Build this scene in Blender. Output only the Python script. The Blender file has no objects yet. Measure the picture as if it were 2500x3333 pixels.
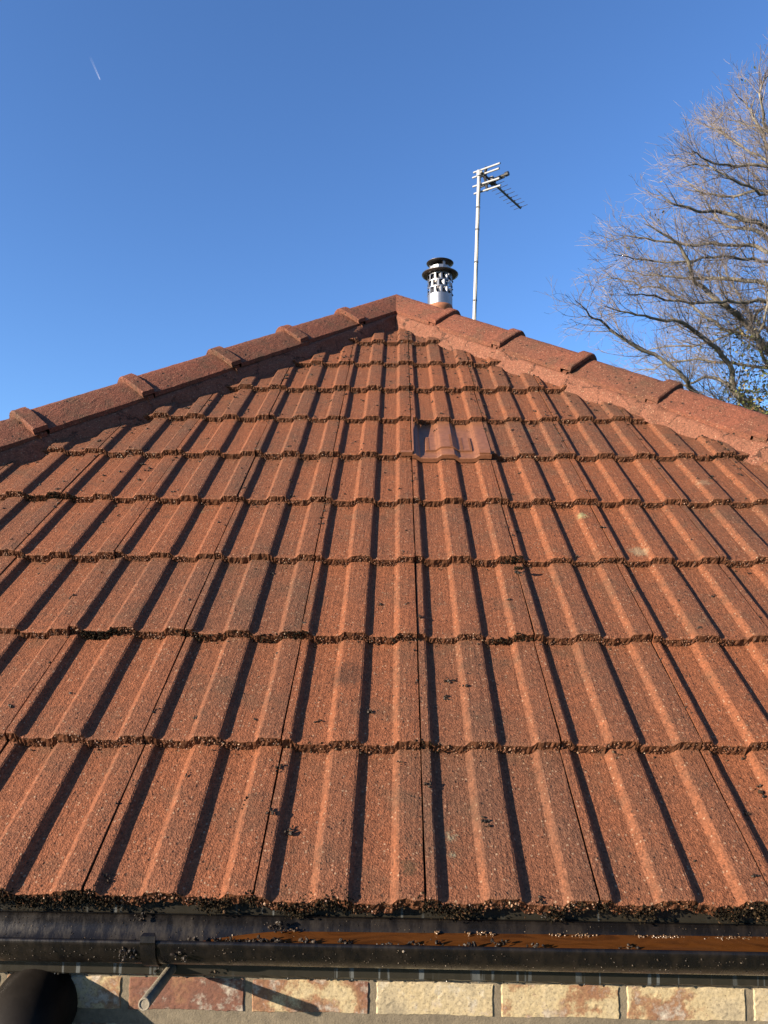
import bpy, bmesh, math, random
import numpy as np
from mathutils import Vector, Matrix, noise as mnoise

# ------------------------------------------------------------------ camera, sky, sun, exposure
S = bpy.context.scene
COL = S.collection
rng = np.random.default_rng(7)
random.seed(7)

CAM = Vector((-0.0562, -1.2921, 0.5247))
RIGHT = Vector((0.99981, 0.01668, 0.01030))
DOWN = Vector((0.00844, 0.10796, -0.99418))
FWD = Vector((-0.01769, 0.99407, 0.10780))
F_PX = 2311.0                       # focal length in pixels of the 2500 x 3333 photograph
cd = bpy.data.cameras.new('camera')
cam = bpy.data.objects.new('camera', cd)
COL.objects.link(cam)
m = Matrix((RIGHT, -DOWN, -FWD)).transposed().to_4x4()
m.translation = CAM
cam.matrix_world = m
cd.sensor_fit = 'VERTICAL'
cd.sensor_height = 36.0
cd.lens = F_PX / 3333.0 * 36.0
cd.clip_start = 0.02
cd.clip_end = 60000
S.camera = cam

SUN = Vector((-1.72, -1.0, 0.58)).normalized()      # towards the sun
sun_el = math.asin(SUN.z)
sun_rot = math.atan2(SUN.x, SUN.y) % (2 * math.pi)
w = bpy.data.worlds.new('World')
S.world = w
w.use_nodes = True
wn = w.node_tree.nodes
bg = wn['Background']
sky = wn.new('ShaderNodeTexSky')
sky.sky_type = 'NISHITA'
sky.sun_disc = False
sky.sun_elevation = sun_el
sky.sun_rotation = sun_rot
sky.altitude = 50
sky.air_density = 1.0
sky.dust_density = 0.55
sky.ozone_density = 3.0
tint = wn.new('ShaderNodeMix')                       # clear cold winter air: a bluer sky than the stock one
tint.data_type = 'RGBA'
tint.blend_type = 'MULTIPLY'
tint.inputs[0].default_value = 1.0
tint.inputs[7].default_value = (0.87, 1.14, 1.53, 1)
w.node_tree.links.new(sky.outputs[0], tint.inputs[6])
w.node_tree.links.new(tint.outputs[2], bg.inputs[0])
bg.inputs[1].default_value = 0.0555
ld = bpy.data.lights.new('sun', 'SUN')
ld.energy = 5.0
ld.angle = math.radians(0.5)
ld.color = (1.0, 0.84, 0.66)
sun = bpy.data.objects.new('sun', ld)
COL.objects.link(sun)
sun.rotation_euler = SUN.to_track_quat('Z', 'Y').to_euler()
sun.location = (-6, -6, 6)
S.view_settings.view_transform = 'Standard'
S.view_settings.look = 'None'
S.view_settings.exposure = 1.64
S.view_settings.gamma = 1.0
S.render.engine = 'CYCLES'
S.cycles.max_bounces = 6
S.cycles.transparent_max_bounces = 16


def at_depth(x, y, depth):
    """world point seen at pixel x, y of the photograph, that far along the view axis"""
    return CAM + (RIGHT * ((x - 1250) / F_PX) + DOWN * ((y - 1666.5) / F_PX) + FWD) * depth


def at_y(x, y, Y):
    d = RIGHT * ((x - 1250) / F_PX) + DOWN * ((y - 1666.5) / F_PX) + FWD
    return CAM + d * ((Y - CAM.y) / d.y)


# ------------------------------------------------------------------ materials
def new_mat(name):
    mt = bpy.data.materials.new(name)
    mt.use_nodes = True
    nt = mt.node_tree
    return mt, nt, nt.nodes['Principled BSDF']


def N(nt, typ, **kw):
    n = nt.nodes.new(typ)
    for k, v in kw.items():
        if k.startswith('i_'):
            key = k[2:]
            n.inputs[int(key) if key.isdigit() else key].default_value = v
        else:
            setattr(n, k, v)
    return n


def lk(nt, a, b):
    nt.links.new(a, b)


def ramp(nt, src, stops, interp='LINEAR'):
    r = nt.nodes.new('ShaderNodeValToRGB')
    r.color_ramp.interpolation = interp
    e = r.color_ramp.elements
    while len(e) < len(stops):
        e.new(0.5)
    for el, (p, c) in zip(e, stops):
        el.position = p
        el.color = c if len(c) == 4 else (*c, 1)
    lk(nt, src, r.inputs[0])
    return r.outputs[0]


def g(v):
    return (v, v, v, 1)


def mix(nt, fac, a, b, mode='MIX'):
    n = nt.nodes.new('ShaderNodeMix')
    n.data_type = 'RGBA'
    n.blend_type = mode
    for sock, val in ((n.inputs[0], fac), (n.inputs[6], a), (n.inputs[7], b)):
        if hasattr(val, 'links'):
            lk(nt, val, sock)
        elif isinstance(val, (int, float)):
            sock.default_value = val
        else:
            sock.default_value = (*val, 1) if len(val) == 3 else val
    return n.outputs[2]


def mth(nt, op, a, b=0.0):
    n = nt.nodes.new('ShaderNodeMath')
    n.operation = op
    for sock, val in zip(n.inputs, (a, b)):
        if hasattr(val, 'links'):
            lk(nt, val, sock)
        else:
            sock.default_value = val
    return n.outputs[0]


def attr(nt, name):
    return N(nt, 'ShaderNodeAttribute', attribute_name=name).outputs['Fac']


def noise(nt, vec, scale, detail=3, rough=0.55):
    n = N(nt, 'ShaderNodeTexNoise', i_Scale=scale, i_Detail=detail, i_Roughness=rough)
    lk(nt, vec, n.inputs['Vector'])
    return n


def voro(nt, vec, scale, feature='F1'):
    n = N(nt, 'ShaderNodeTexVoronoi', feature=feature, i_Scale=scale)
    lk(nt, vec, n.inputs['Vector'])
    return n


def grit_material(name, c_red, c_brown, worn=0.6, spots=(), bump=0.55, pit=0.5, pscale=80, cracks=False):
    """sanded concrete: coarse grains, pale quartz specks, dark pits, broad stains"""
    mt, nt, p = new_mat(name)
    co = N(nt, 'ShaderNodeTexCoord').outputs['Object']
    crest, rnd = attr(nt, 'crest'), attr(nt, 'rnd')
    big = noise(nt, co, 4.5, 5, 0.6).outputs['Fac']
    mid = noise(nt, co, 28, 5, 0.65).outputs['Fac']
    fac = mth(nt, 'ADD', mth(nt, 'MULTIPLY', crest, 0.28 * worn), mth(nt, 'MULTIPLY', ramp(nt, big, [(0.38, g(0)), (0.68, g(1))]), 0.55 * worn))
    fac = mth(nt, 'ADD', fac, mth(nt, 'MULTIPLY', mth(nt, 'SUBTRACT', mid, 0.5), 0.9))
    fac = mth(nt, 'ADD', fac, mth(nt, 'MULTIPLY', mth(nt, 'SUBTRACT', rnd, 0.5), 0.8))
    col = mix(nt, ramp(nt, fac, [(0.0, g(0)), (1.0, g(1))]), c_red, c_brown)
    # grains
    v1 = voro(nt, co, 290)
    v2 = voro(nt, co, 150)
    col = mix(nt, 1.0, col, ramp(nt, v1.outputs['Color'], [(0.0, g(0.54)), (0.45, g(0.98)), (0.8, g(1.22)), (1.0, g(1.6))]), 'MULTIPLY')
    col = mix(nt, 1.0, col, ramp(nt, noise(nt, co, 75, 3, 0.7).outputs['Fac'], [(0.3, g(0.74)), (0.5, g(1.0)), (0.7, g(1.16))]), 'MULTIPLY')
    sep = N(nt, 'ShaderNodeSeparateColor')
    lk(nt, v2.outputs['Color'], sep.inputs[0])
    speck = mth(nt, 'MULTIPLY', ramp(nt, sep.outputs[0], [(0.88, g(0)), (0.90, g(1))]), ramp(nt, v2.outputs['Distance'], [(0.25, g(1)), (0.4, g(0))]))
    col = mix(nt, mth(nt, 'MULTIPLY', speck, 0.6), col, (0.28, 0.19, 0.12))
    # dark pits and lichen dots
    v3 = voro(nt, co, pscale)
    sep3 = N(nt, 'ShaderNodeSeparateColor')
    lk(nt, v3.outputs['Color'], sep3.inputs[0])
    pits = mth(nt, 'MULTIPLY', ramp(nt, sep3.outputs[1], [(0.62, g(0)), (0.66, g(1))]), ramp(nt, v3.outputs['Distance'], [(0.13, g(1)), (0.24, g(0))]))
    pits = mth(nt, 'MULTIPLY', pits, ramp(nt, big, [(0.35, g(0.3)), (0.6, g(1))]))
    col = mix(nt, mth(nt, 'MULTIPLY', pits, 0.85 * pit / 0.5), col, (0.022, 0.014, 0.010))
    # grey weathering and a few old lichen or dirt patches at fixed places on the roof
    soot = ramp(nt, noise(nt, co, 9, 6, 0.7).outputs['Fac'], [(0.53, g(0)), (0.74, g(1))])
    col = mix(nt, mth(nt, 'MULTIPLY', soot, 0.52 * worn), col, (0.060, 0.040, 0.023))
    for (pos, rad, c, amt) in spots:
        vd = N(nt, 'ShaderNodeVectorMath', operation='DISTANCE')
        lk(nt, co, vd.inputs[0])
        vd.inputs[1].default_value = pos
        dd = mth(nt, 'DIVIDE', vd.outputs['Value'], rad)
        dd = mth(nt, 'ADD', dd, mth(nt, 'MULTIPLY', mth(nt, 'SUBTRACT', noise(nt, co, 110, 4, 0.7).outputs['Fac'], 0.5), 2.4))
        col = mix(nt, mth(nt, 'MULTIPLY', ramp(nt, dd, [(0.45, g(1)), (1.0, g(0))]), amt), col, c)
    crk = None
    if cracks:
        dm = N(nt, 'ShaderNodeVectorMath', operation='ADD')
        sc = N(nt, 'ShaderNodeVectorMath', operation='SCALE')
        sc.inputs['Scale'].default_value = 0.10
        lk(nt, noise(nt, co, 16, 5, 0.7).outputs['Color'], sc.inputs[0])
        lk(nt, co, dm.inputs[0])
        lk(nt, sc.outputs[0], dm.inputs[1])
        ve = voro(nt, dm.outputs[0], 4.6, 'DISTANCE_TO_EDGE')
        crk = mth(nt, 'MULTIPLY', ramp(nt, ve.outputs['Distance'], [(0.006, g(1)), (0.02, g(0))]), ramp(nt, mid, [(0.40, g(0)), (0.55, g(1))]))
        col = mix(nt, mth(nt, 'MULTIPLY', crk, 0.85), col, (0.02, 0.012, 0.008))
    lk(nt, col, p.inputs['Base Color'])
    p.inputs['Roughness'].default_value = 0.75
    p.inputs['Specular IOR Level'].default_value = 0.18
    h = mth(nt, 'ADD', mth(nt, 'MULTIPLY', v1.outputs['Distance'], 0.8), mth(nt, 'MULTIPLY', noise(nt, co, 420, 2).outputs['Fac'], 0.8))
    h = mth(nt, 'ADD', h, mth(nt, 'MULTIPLY', pits, -1.6))
    h = mth(nt, 'ADD', h, mth(nt, 'MULTIPLY', v2.outputs['Distance'], -0.5))
    if crk is not None:
        h = mth(nt, 'ADD', h, mth(nt, 'MULTIPLY', crk, -2.5))
    b = N(nt, 'ShaderNodeBump', i_Strength=bump, i_Distance=0.003)
    lk(nt, h, b.inputs['Height'])
    lk(nt, b.outputs[0], p.inputs['Normal'])
    return mt


def simple(name, col, rough=0.5, metal=0.0, scale=40, amt=0.3, bump=0.0, bscale=200, spec=0.5):
    mt, nt, p = new_mat(name)
    co = N(nt, 'ShaderNodeTexCoord').outputs['Object']
    n = noise(nt, co, scale, 5, 0.65).outputs['Fac']
    c = mix(nt, 1.0, col, ramp(nt, n, [(0.25, g(1 - amt)), (0.75, g(1 + amt))]), 'MULTIPLY')
    lk(nt, c, p.inputs['Base Color'])
    p.inputs['Roughness'].default_value = rough
    p.inputs['Metallic'].default_value = metal
    p.inputs['Specular IOR Level'].default_value = spec
    if bump:
        b = N(nt, 'ShaderNodeBump', i_Strength=bump, i_Distance=0.002)
        lk(nt, noise(nt, co, bscale, 4, 0.7).outputs['Fac'], b.inputs['Height'])
        lk(nt, b.outputs[0], p.inputs['Normal'])
    return mt


def grains(name, stops, rough=0.6, spec=0.25):
    """loose grains coloured one by one by the attribute rnd"""
    mt, nt, p = new_mat(name)
    lk(nt, ramp(nt, attr(nt, 'rnd'), stops), p.inputs['Base Color'])
    p.inputs['Roughness'].default_value = rough
    p.inputs['Specular IOR Level'].default_value = spec
    return mt


# ------------------------------------------------------------------ roof frame
TH = math.radians(37.5)
cT, sT = math.cos(TH), math.sin(TH)
GA, TW = 0.3448, 0.30               # gauge of the courses, width of a tile
XA, VA = -0.070, 3.665              # apex of the front slope
KL, KR = 1.258, 1.250               # rise per run of the two hips, on the slope


def W3(u, v, n):
    return np.stack([u, v * cT - n * sT, v * sT + n * cT], -1)


def Wp(u, v, n=0.0):
    return Vector((u, v * cT - n * sT, v * sT + n * cT))


SPOTS = []
for (x, y, r, c, a) in [(660, 1650, 0.022, (0.30, 0.30, 0.16), 0.7), (1892, 1672, 0.024, (0.36, 0.40, 0.20), 0.8), (2080, 1795, 0.032, (0.40, 0.33, 0.20), 0.75),
                        (1470, 2712, 0.016, (0.30, 0.33, 0.22), 0.7), (1472, 2775, 0.012, (0.30, 0.33, 0.22), 0.7), (1130, 2190, 0.055, (0.045, 0.030, 0.020), 0.7),
                        (2290, 1580, 0.03, (0.42, 0.32, 0.2), 0.5), (1330, 2830, 0.02, (0.08, 0.06, 0.03), 0.8), (1720, 1385, 0.03, (0.30, 0.28, 0.15), 0.55)]:
    d = RIGHT * ((x - 1250) / F_PX) + DOWN * ((y - 1666.5) / F_PX) + FWD
    nn = Vector((0, -sT, cT))
    t = (-0.02 - CAM.dot(nn)) / d.dot(nn)
    SPOTS.append((tuple(CAM + d * t), r, tuple(0.55 * q_ for q_ in c), a * 0.75))

M_TILE = grit_material('tile_concrete', (0.145, 0.0515, 0.0230), (0.094, 0.0430, 0.0240), 0.95, SPOTS)
M_CAP = grit_material('cap_concrete', (0.140, 0.049, 0.028), (0.088, 0.040, 0.024), 1.3, (), 0.6, 0.8, 36)
M_MORT = grit_material('painted_mortar', (0.138, 0.056, 0.033), (0.100, 0.041, 0.024), 0.6, (), 0.5, 0.35, 70, True)
M_AGG = grains('tail_aggregate', [(0.0, (0.024, 0.013, 0.007)), (0.35, (0.066, 0.029, 0.015)), (0.62, (0.115, 0.045, 0.022)), (0.85, (0.165, 0.08, 0.043)), (1.0, (0.28, 0.20, 0.13))], 0.45)
M_VENT = simple('terracotta_plastic', (0.155, 0.066, 0.034), 0.40, 0, 60, 0.3, 0.15, 160, 0.3)
M_BED = simple('dark_felt', (0.02, 0.017, 0.015), 0.9, 0, 30, 0.3)
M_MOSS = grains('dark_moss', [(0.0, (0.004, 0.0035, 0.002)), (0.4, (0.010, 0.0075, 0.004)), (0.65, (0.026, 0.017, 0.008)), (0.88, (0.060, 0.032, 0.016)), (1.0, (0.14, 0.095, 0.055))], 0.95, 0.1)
M_DEB = grains('leaf_litter', [(0.0, (0.008, 0.006, 0.004)), (0.6, (0.030, 0.018, 0.009)), (0.92, (0.075, 0.042, 0.018)), (1.0, (0.25, 0.15, 0.04))], 0.6)
M_GRIT = grains('washed_grit', [(0.0, (0.008, 0.006, 0.0045)), (0.5, (0.026, 0.019, 0.013)), (0.8, (0.07, 0.05, 0.032)), (1.0, (0.24, 0.20, 0.15))], 0.5)


def grimy_plastic():
    mt, nt, p = new_mat('black_plastic')
    co = N(nt, 'ShaderNodeTexCoord').outputs['Object']
    mp = N(nt, 'ShaderNodeMapping')
    mp.inputs['Scale'].default_value = (1.0, 0.35, 0.35)
    lk(nt, co, mp.inputs['Vector'])
    a = noise(nt, mp.outputs[0], 55, 6, 0.72).outputs['Fac']
    c = noise(nt, co, 7, 5, 0.65).outputs['Fac']
    d = mth(nt, 'ADD', mth(nt, 'MULTIPLY', a, 0.6), mth(nt, 'MULTIPLY', c, 0.5))
    dirt = ramp(nt, d, [(0.50, g(0)), (0.66, g(1))])
    lk(nt, mix(nt, mth(nt, 'MULTIPLY', dirt, 0.8), (0.0045, 0.0042, 0.0045), (0.012, 0.0088, 0.006)), p.inputs['Base Color'])
    lk(nt, ramp(nt, dirt, [(0, g(0.25)), (1, g(0.55))]), p.inputs['Roughness'])
    p.inputs['Specular IOR Level'].default_value = 0.24
    b = N(nt, 'ShaderNodeBump', i_Strength=0.18, i_Distance=0.0015)
    lk(nt, mth(nt, 'ADD', noise(nt, co, 240, 4, 0.7).outputs['Fac'], mth(nt, 'MULTIPLY', a, 0.7)), b.inputs['Height'])
    lk(nt, b.outputs[0], p.inputs['Normal'])
    return mt


M_GUT = grimy_plastic()
M_STEEL = simple('bright_steel', (0.24, 0.25, 0.27), 0.48, 1.0, 14, 0.12)
M_DSTEEL = simple('dark_steel', (0.10, 0.09, 0.085), 0.42, 0.9, 22, 0.35)  # darker steel for the cowl's brim, cap and inner flue
M_POT = simple('clay_pot', (0.20, 0.075, 0.033), 0.8, 0, 25, 0.25, 0.2, 120)
M_ALU = simple('aluminium', (0.27, 0.28, 0.285), 0.5, 0.2, 20, 0.08)
M_BLK = simple('dark_fitting', (0.02, 0.02, 0.018), 0.45, 0, 30, 0.3)
M_BOOM = simple('weathered_boom', (0.085, 0.085, 0.065), 0.5, 0.2, 30, 0.25)


# ------------------------------------------------------------------ mesh helpers
class MB:
    """collects geometry for ONE mesh; rnd / crest are per point, mi per face"""

    def __init__(self):
        self.v, self.f3, self.f4, self.m3, self.m4, self.r, self.c, self.n = [], [], [], [], [], [], [], 0

    def add(self, V, quads=None, tris=None, mi=0, rnd=0.5, crest=0.0):
        V = np.asarray(V, float).reshape(-1, 3)
        k = len(V)
        if quads is not None and len(quads):
            q = np.asarray(quads, int).reshape(-1, 4)
            self.f4.append(q + self.n)
            self.m4.append(np.full(len(q), mi))
        if tris is not None and len(tris):
            t = np.asarray(tris, int).reshape(-1, 3)
            self.f3.append(t + self.n)
            self.m3.append(np.full(len(t), mi))
        self.v.append(V)
        self.r.append(np.broadcast_to(np.asarray(rnd, float), (k,)).copy())
        self.c.append(np.broadcast_to(np.asarray(crest, float), (k,)).copy())
        self.n += k

    def grid(self, P, mi=0, rnd=0.5, crest=0.0, keep=None, close_u=False, flip=False):
        """P: rows x cols x 3"""
        R, Cc = P.shape[:2]
        idx = np.arange(R * Cc).reshape(R, Cc)
        if close_u:
            idx = np.concatenate([idx, idx[:, :1]], 1)
        q = np.stack([idx[:-1, :-1], idx[:-1, 1:], idx[1:, 1:], idx[1:, :-1]], -1).reshape(-1, 4)
        if flip:
            q = q[:, ::-1]
        if keep is not None:
            q = q[keep.reshape(-1)]
        self.add(P, q, None, mi, np.asarray(rnd, float).reshape(-1) if np.ndim(rnd) else rnd, np.asarray(crest, float).reshape(-1) if np.ndim(crest) else crest)

    def box(self, x0, x1, y0, y1, z0, z1, M=None, mi=0):
        V = np.array([(x, y, z) for z in (z0, z1) for y in (y0, y1) for x in (x0, x1)], float)
        if M is not None:
            V = np.array([tuple(M @ Vector(p)) for p in V])
        self.add(V, [(0, 2, 3, 1), (4, 5, 7, 6), (0, 1, 5, 4), (2, 6, 7, 3), (0, 4, 6, 2), (1, 3, 7, 5)], None, mi)

    def tube(self, pts, rad, sides=8, cap=True, mi=0, rnd=0.5):
        pts = np.asarray([tuple(p) for p in pts], float)
        rad = np.broadcast_to(np.asarray(rad, float), (len(pts),))
        T = np.gradient(pts, axis=0)
        T /= np.linalg.norm(T, axis=1)[:, None] + 1e-12
        ref = np.array([0.0, 0, 1]) if abs(T[0][2]) < 0.9 else np.array([1.0, 0, 0])
        a = np.cross(T, ref)
        a /= np.linalg.norm(a, axis=1)[:, None] + 1e-12
        b = np.cross(T, a)
        ang = np.arange(sides) * 2 * math.pi / sides
        P = pts[:, None] + rad[:, None, None] * (np.cos(ang)[None, :, None] * a[:, None] + np.sin(ang)[None, :, None] * b[:, None])
        self.grid(P, mi, rnd, 0.0, None, True)
        if cap:
            for row, c, fl in ((P[0], pts[0], False), (P[-1], pts[-1], True)):
                k = np.arange(sides)
                t = np.stack([np.full(sides, sides), k, (k + 1) % sides], 1)
                if fl:
                    t = t[:, ::-1]
                self.add(np.vstack([row, c[None]]), None, t, mi, rnd)

    def lathe(self, prof, center, sides=32, mi=0):
        prof = np.asarray(prof, float)
        ang = np.arange(sides) * 2 * math.pi / sides
        P = np.stack([prof[:, 0:1] * np.cos(ang) + center[0], prof[:, 0:1] * np.sin(ang) + center[1], np.repeat(prof[:, 1:2], sides, 1) + center[2]], -1)
        self.grid(P, mi, 0.5, 0.0, None, True)

    def build(self, name, mats, parent=None, smooth=False):
        me = bpy.data.meshes.new(name)
        V = np.concatenate(self.v)
        f4 = np.concatenate(self.f4) if self.f4 else np.zeros((0, 4), int)
        f3 = np.concatenate(self.f3) if self.f3 else np.zeros((0, 3), int)
        me.vertices.add(len(V))
        me.vertices.foreach_set('co', V.astype(np.float32).ravel())
        nl = f4.size + f3.size
        me.loops.add(nl)
        me.loops.foreach_set('vertex_index', np.concatenate([f4.ravel(), f3.ravel()]).astype(np.int32))
        npoly = len(f4) + len(f3)
        me.polygons.add(npoly)
        st = np.concatenate([np.arange(len(f4)) * 4, f4.size + np.arange(len(f3)) * 3]).astype(np.int32)
        me.polygons.foreach_set('loop_start', st)
        mi = np.concatenate((self.m4 + self.m3) or [np.zeros(0)]).astype(np.int32)
        me.polygons.foreach_set('material_index', mi)
        me.polygons.foreach_set('use_smooth', np.full(npoly, smooth))
        me.update(calc_edges=True)
        for nm, arr in (('rnd', self.r), ('crest', self.c)):
            a = me.attributes.new(nm, 'FLOAT', 'POINT')
            a.data.foreach_set('value', np.concatenate(arr).astype(np.float32))
        for mt in (mats if isinstance(mats, (list, tuple)) else [mats]):
            me.materials.append(mt)
        me.validate()
        o = bpy.data.objects.new(name, me)
        COL.objects.link(o)
        if parent is not None:
            o.parent = parent
            o.matrix_parent_inverse = Matrix.Translation(-parent.matrix_basis.translation) if parent.parent is None else PINV(parent)
        return o


def PINV(p):
    """inverse of a part's world placement (every placement here is a pure translation)"""
    t = Vector((0, 0, 0))
    while p is not None:
        t += p.matrix_basis.translation + p.matrix_parent_inverse.translation
        p = p.parent
    return Matrix.Translation(-t)


def empty(name, loc, label, cat, group=None):
    o = bpy.data.objects.new(name, None)
    COL.objects.link(o)
    o.location = loc
    o.empty_display_size = 0.1
    tag(o, label, cat, group)
    return o


def tag(o, label=None, cat=None, group=None, kind=None):
    if label:
        o['label'] = label
    if cat:
        o['category'] = cat
    if group:
        o['group'] = group
    if kind:
        o['kind'] = kind


ICO_V, ICO_F = None, None


def _ico():
    global ICO_V, ICO_F
    t = (1 + 5 ** 0.5) / 2
    V = np.array([(-1, t, 0), (1, t, 0), (-1, -t, 0), (1, -t, 0), (0, -1, t), (0, 1, t), (0, -1, -t), (0, 1, -t), (t, 0, -1), (t, 0, 1), (-t, 0, -1), (-t, 0, 1)], float)
    ICO_V = V / np.linalg.norm(V[0])
    ICO_F = np.array([(0, 11, 5), (0, 5, 1), (0, 1, 7), (0, 7, 10), (0, 10, 11), (1, 5, 9), (5, 11, 4), (11, 10, 2), (10, 7, 6), (7, 1, 8),
                      (3, 9, 4), (3, 4, 2), (3, 2, 6), (3, 6, 8), (3, 8, 9), (4, 9, 5), (2, 4, 11), (6, 2, 10), (8, 6, 7), (9, 8, 1)])


_ico()


def pebbles(mb, C, r, mi=0, rnd=None, flat=0.35):
    """many small irregular stones at the points C"""
    k = len(C)
    if k == 0:
        return
    V = np.repeat(ICO_V[None], k, 0) * (1 + rng.uniform(-0.22, 0.22, (k, 12, 1)))
    V *= 1 + rng.uniform(-flat, flat, (k, 1, 3))
    a = rng.uniform(0, 2 * math.pi, k)
    b = rng.uniform(0, math.pi, k)
    ca, sa, cb, sb = np.cos(a), np.sin(a), np.cos(b), np.sin(b)
    R = np.zeros((k, 3, 3))
    R[:, 0, 0], R[:, 0, 1], R[:, 1, 0], R[:, 1, 1], R[:, 2, 2] = ca, -sa, sa, ca, 1
    Q = np.zeros((k, 3, 3))
    Q[:, 0, 0], Q[:, 1, 1], Q[:, 1, 2], Q[:, 2, 1], Q[:, 2, 2] = 1, cb, -sb, sb, cb
    V = np.einsum('kij,kvj->kvi', R @ Q, V) * np.asarray(r).reshape(-1, 1, 1) + C[:, None]
    F = ICO_F[None] + (np.arange(k) * 12)[:, None, None]
    if rnd is None:
        rnd = rng.uniform(0, 1, k)
    mb.add(V.reshape(-1, 3), None, F.reshape(-1, 3), mi, np.repeat(rnd, 12))


# ------------------------------------------------------------------ the house
Z_G = -2.60
house = empty('brick_bungalow', (0, 4.0, Z_G), 'small brick bungalow under a hipped red brown concrete tiled roof', 'house')

PH = 0.0138
KN = np.array([(0.0, -0.0005), (0.016, 0), (0.0195, -0.0015), (0.0275, -PH + 0.002), (0.032, -PH), (0.060, -PH - 0.0006), (0.0955, -PH), (0.0995, -PH + 0.0025), (0.1065, -0.0025), (0.111, 0),
               (0.138, 0.0006), (0.161, 0), (0.1655, -0.0015), (0.1735, -PH + 0.002), (0.178, -PH), (0.205, -PH - 0.0006), (0.240, -PH), (0.244, -PH + 0.0025), (0.251, -0.0025), (0.2555, 0), (0.28, 0.0005), (0.300, -0.0005)])


def prof(u):
    return np.interp(u, KN[:, 0], KN[:, 1])


def sag(u):
    return -0.006 + 0.011 * np.clip((u / 1.25) ** 2, 0, 1.2)


STEP = 0.026


def tiles(mb, to_world, ulim, ncourse, jr, hi=True, skip=(), stones=True, do_sag=True):
    """field tiles of one slope; ulim(v) gives the u range left by the hips"""
    ucols = np.unique(np.concatenate([np.linspace(0, TW, 61 if hi else 25), KN[:, 0]]))
    vrow = np.array([0, 0.0025, 0.007, 0.02, 0.05, 0.09, 0.14, 0.19, 0.24, 0.29, 0.34, 0.37] if hi else [0, 0.004, 0.05, 0.19, 0.34, 0.37])
    for c in range(ncourse):
        for j in range(*jr):
            a, b = ulim((c + 0.0) * GA)
            if (j + 1) * TW < a - 0.02 or j * TW > b + 0.02 or (c, j) in skip:
                continue
            tr = rng.uniform(0, 1)
            dv, dn, rot, tw = rng.normal(0, 0.0022), rng.normal(0, 0.0011), rng.normal(0, 0.0028), rng.normal(0, 0.006)
            U = ucols[None] * np.ones((len(vrow), 1))
            e0 = 0.0014 + 0.0009 * rng.random(len(vrow))
            e1 = 0.0014 + 0.0009 * rng.random(len(vrow))
            U = e0[:, None] + U * (TW - e0 - e1)[:, None] / TW
            Vv = vrow[:, None] * np.ones((1, len(ucols)))
            Nn = prof(ucols)[None] - STEP * Vv / GA + dn + tw * (U - TW / 2) * (1 - Vv / 0.4)
            cr = (np.clip((prof(ucols) + PH) / PH, 0, 1) ** 5)[None] * np.ones((len(vrow), 1))
            if hi:
                rag = rng.normal(0, 1, len(ucols))
                rag = np.convolve(rag, [0.25, 0.5, 0.25], 'same')
                Vv[0] += rag * 0.0017
                Vv[1] += rag * 0.0010
                Nn[0] -= 0.0024 + 0.0012 * rng.random(len(ucols))
                Nn[1] -= 0.0008 + 0.0006 * rng.random(len(ucols))
                Nn[2:] += rng.normal(0, 0.00018, Nn[2:].shape)
            uu = U + j * TW + rot * (Vv - 0.17)
            vv = Vv + c * GA + dv
            ss = sag(uu) if do_sag else 0
            cu, cv = (uu[:-1, :-1] + uu[1:, 1:]) / 2, (vv[:-1, :-1] + vv[1:, 1:]) / 2
            aa, bb = ulim(cv)
            keep = (cu > aa) & (cu < bb)
            P = to_world(uu, vv, Nn + ss)
            mb.grid(P, 0, tr, cr, keep)
            # the tail: rough broken face, and the underside
            hts = np.array([0, 0.009, 0.018, 0.027])
            tu, tv, tn = np.repeat(uu[:1], 4, 0), np.repeat(vv[:1], 4, 0), np.repeat((Nn + ss)[:1], 4, 0) - hts[:, None]
            if hi:
                tv = tv + rng.normal(0, 0.0012, tv.shape) * (hts[:, None] > 0)
            tu, tv, tn = np.vstack([tu, uu[:1]]), np.vstack([tv, vv[:1] + 0.05]), np.vstack([tn, (Nn + ss)[:1] - 0.028])
            tk = np.repeat(keep[:1], 4, 0)
            mb.grid(to_world(tu, tv, tn), 1, 0.22 + 0.34 * rng.random(tu.shape), 0, tk, flip=True)
            # sides
            for col in (0, -1):
                su = np.stack([uu[:, col], uu[:, col]])
                sv = np.stack([vv[:, col], vv[:, col]])
                sn = np.stack([(Nn + ss)[:, col], (Nn + ss)[:, col] - 0.022])
                mb.grid(to_world(su, sv, sn), 0, tr, 0.6, keep[:, col][None], flip=(col == 0))
            if stones:
                k = int(430 if c < 4 else 200 if c < 7 else 120)
                pu = rng.uniform(0.002, TW - 0.002, k)
                d = rng.uniform(0, 0.027, k)
                gu = pu + j * TW - rot * 0.17
                aa, bb = ulim(np.full(k, c * GA))
                ok = (gu > aa + 0.005) & (gu < bb - 0.005)
                pn = prof(pu) - 0.003 - d + dn + tw * (pu - TW / 2) + (sag(gu) if do_sag else 0)
                patch = np.sin(gu * 23 + c * 5.3) + np.sin(gu * 61 + c * 2.1) + np.sin(gu * 9.1 + c)
                ok &= rng.random(k) < 0.62 + 0.30 * patch
                r = rng.uniform(0.0010, 0.0026, k) * (1 if c < 4 else 1.25)
                pv = c * GA + dv + rng.normal(0, 0.0012, k) + 0.0006 + np.where(d < 0.003, 0.002, 0)
                rn = np.clip(rng.beta(1.9, 1.5, k) * (0.80 + 0.30 * tr), 0, 1)
                pebbles(mb, to_world(gu, pv, pn)[ok], r[ok], 1, rn[ok])


def ulim_front(v):
    v = np.asarray(v, float)
    return XA - (VA - v) / KL - 0.02, XA + (VA - v) / KR + 0.02


VENT = (5, 0)
mb = MB()
tiles(mb, W3, ulim_front, 11, (-11, 11), True, {VENT})
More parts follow.
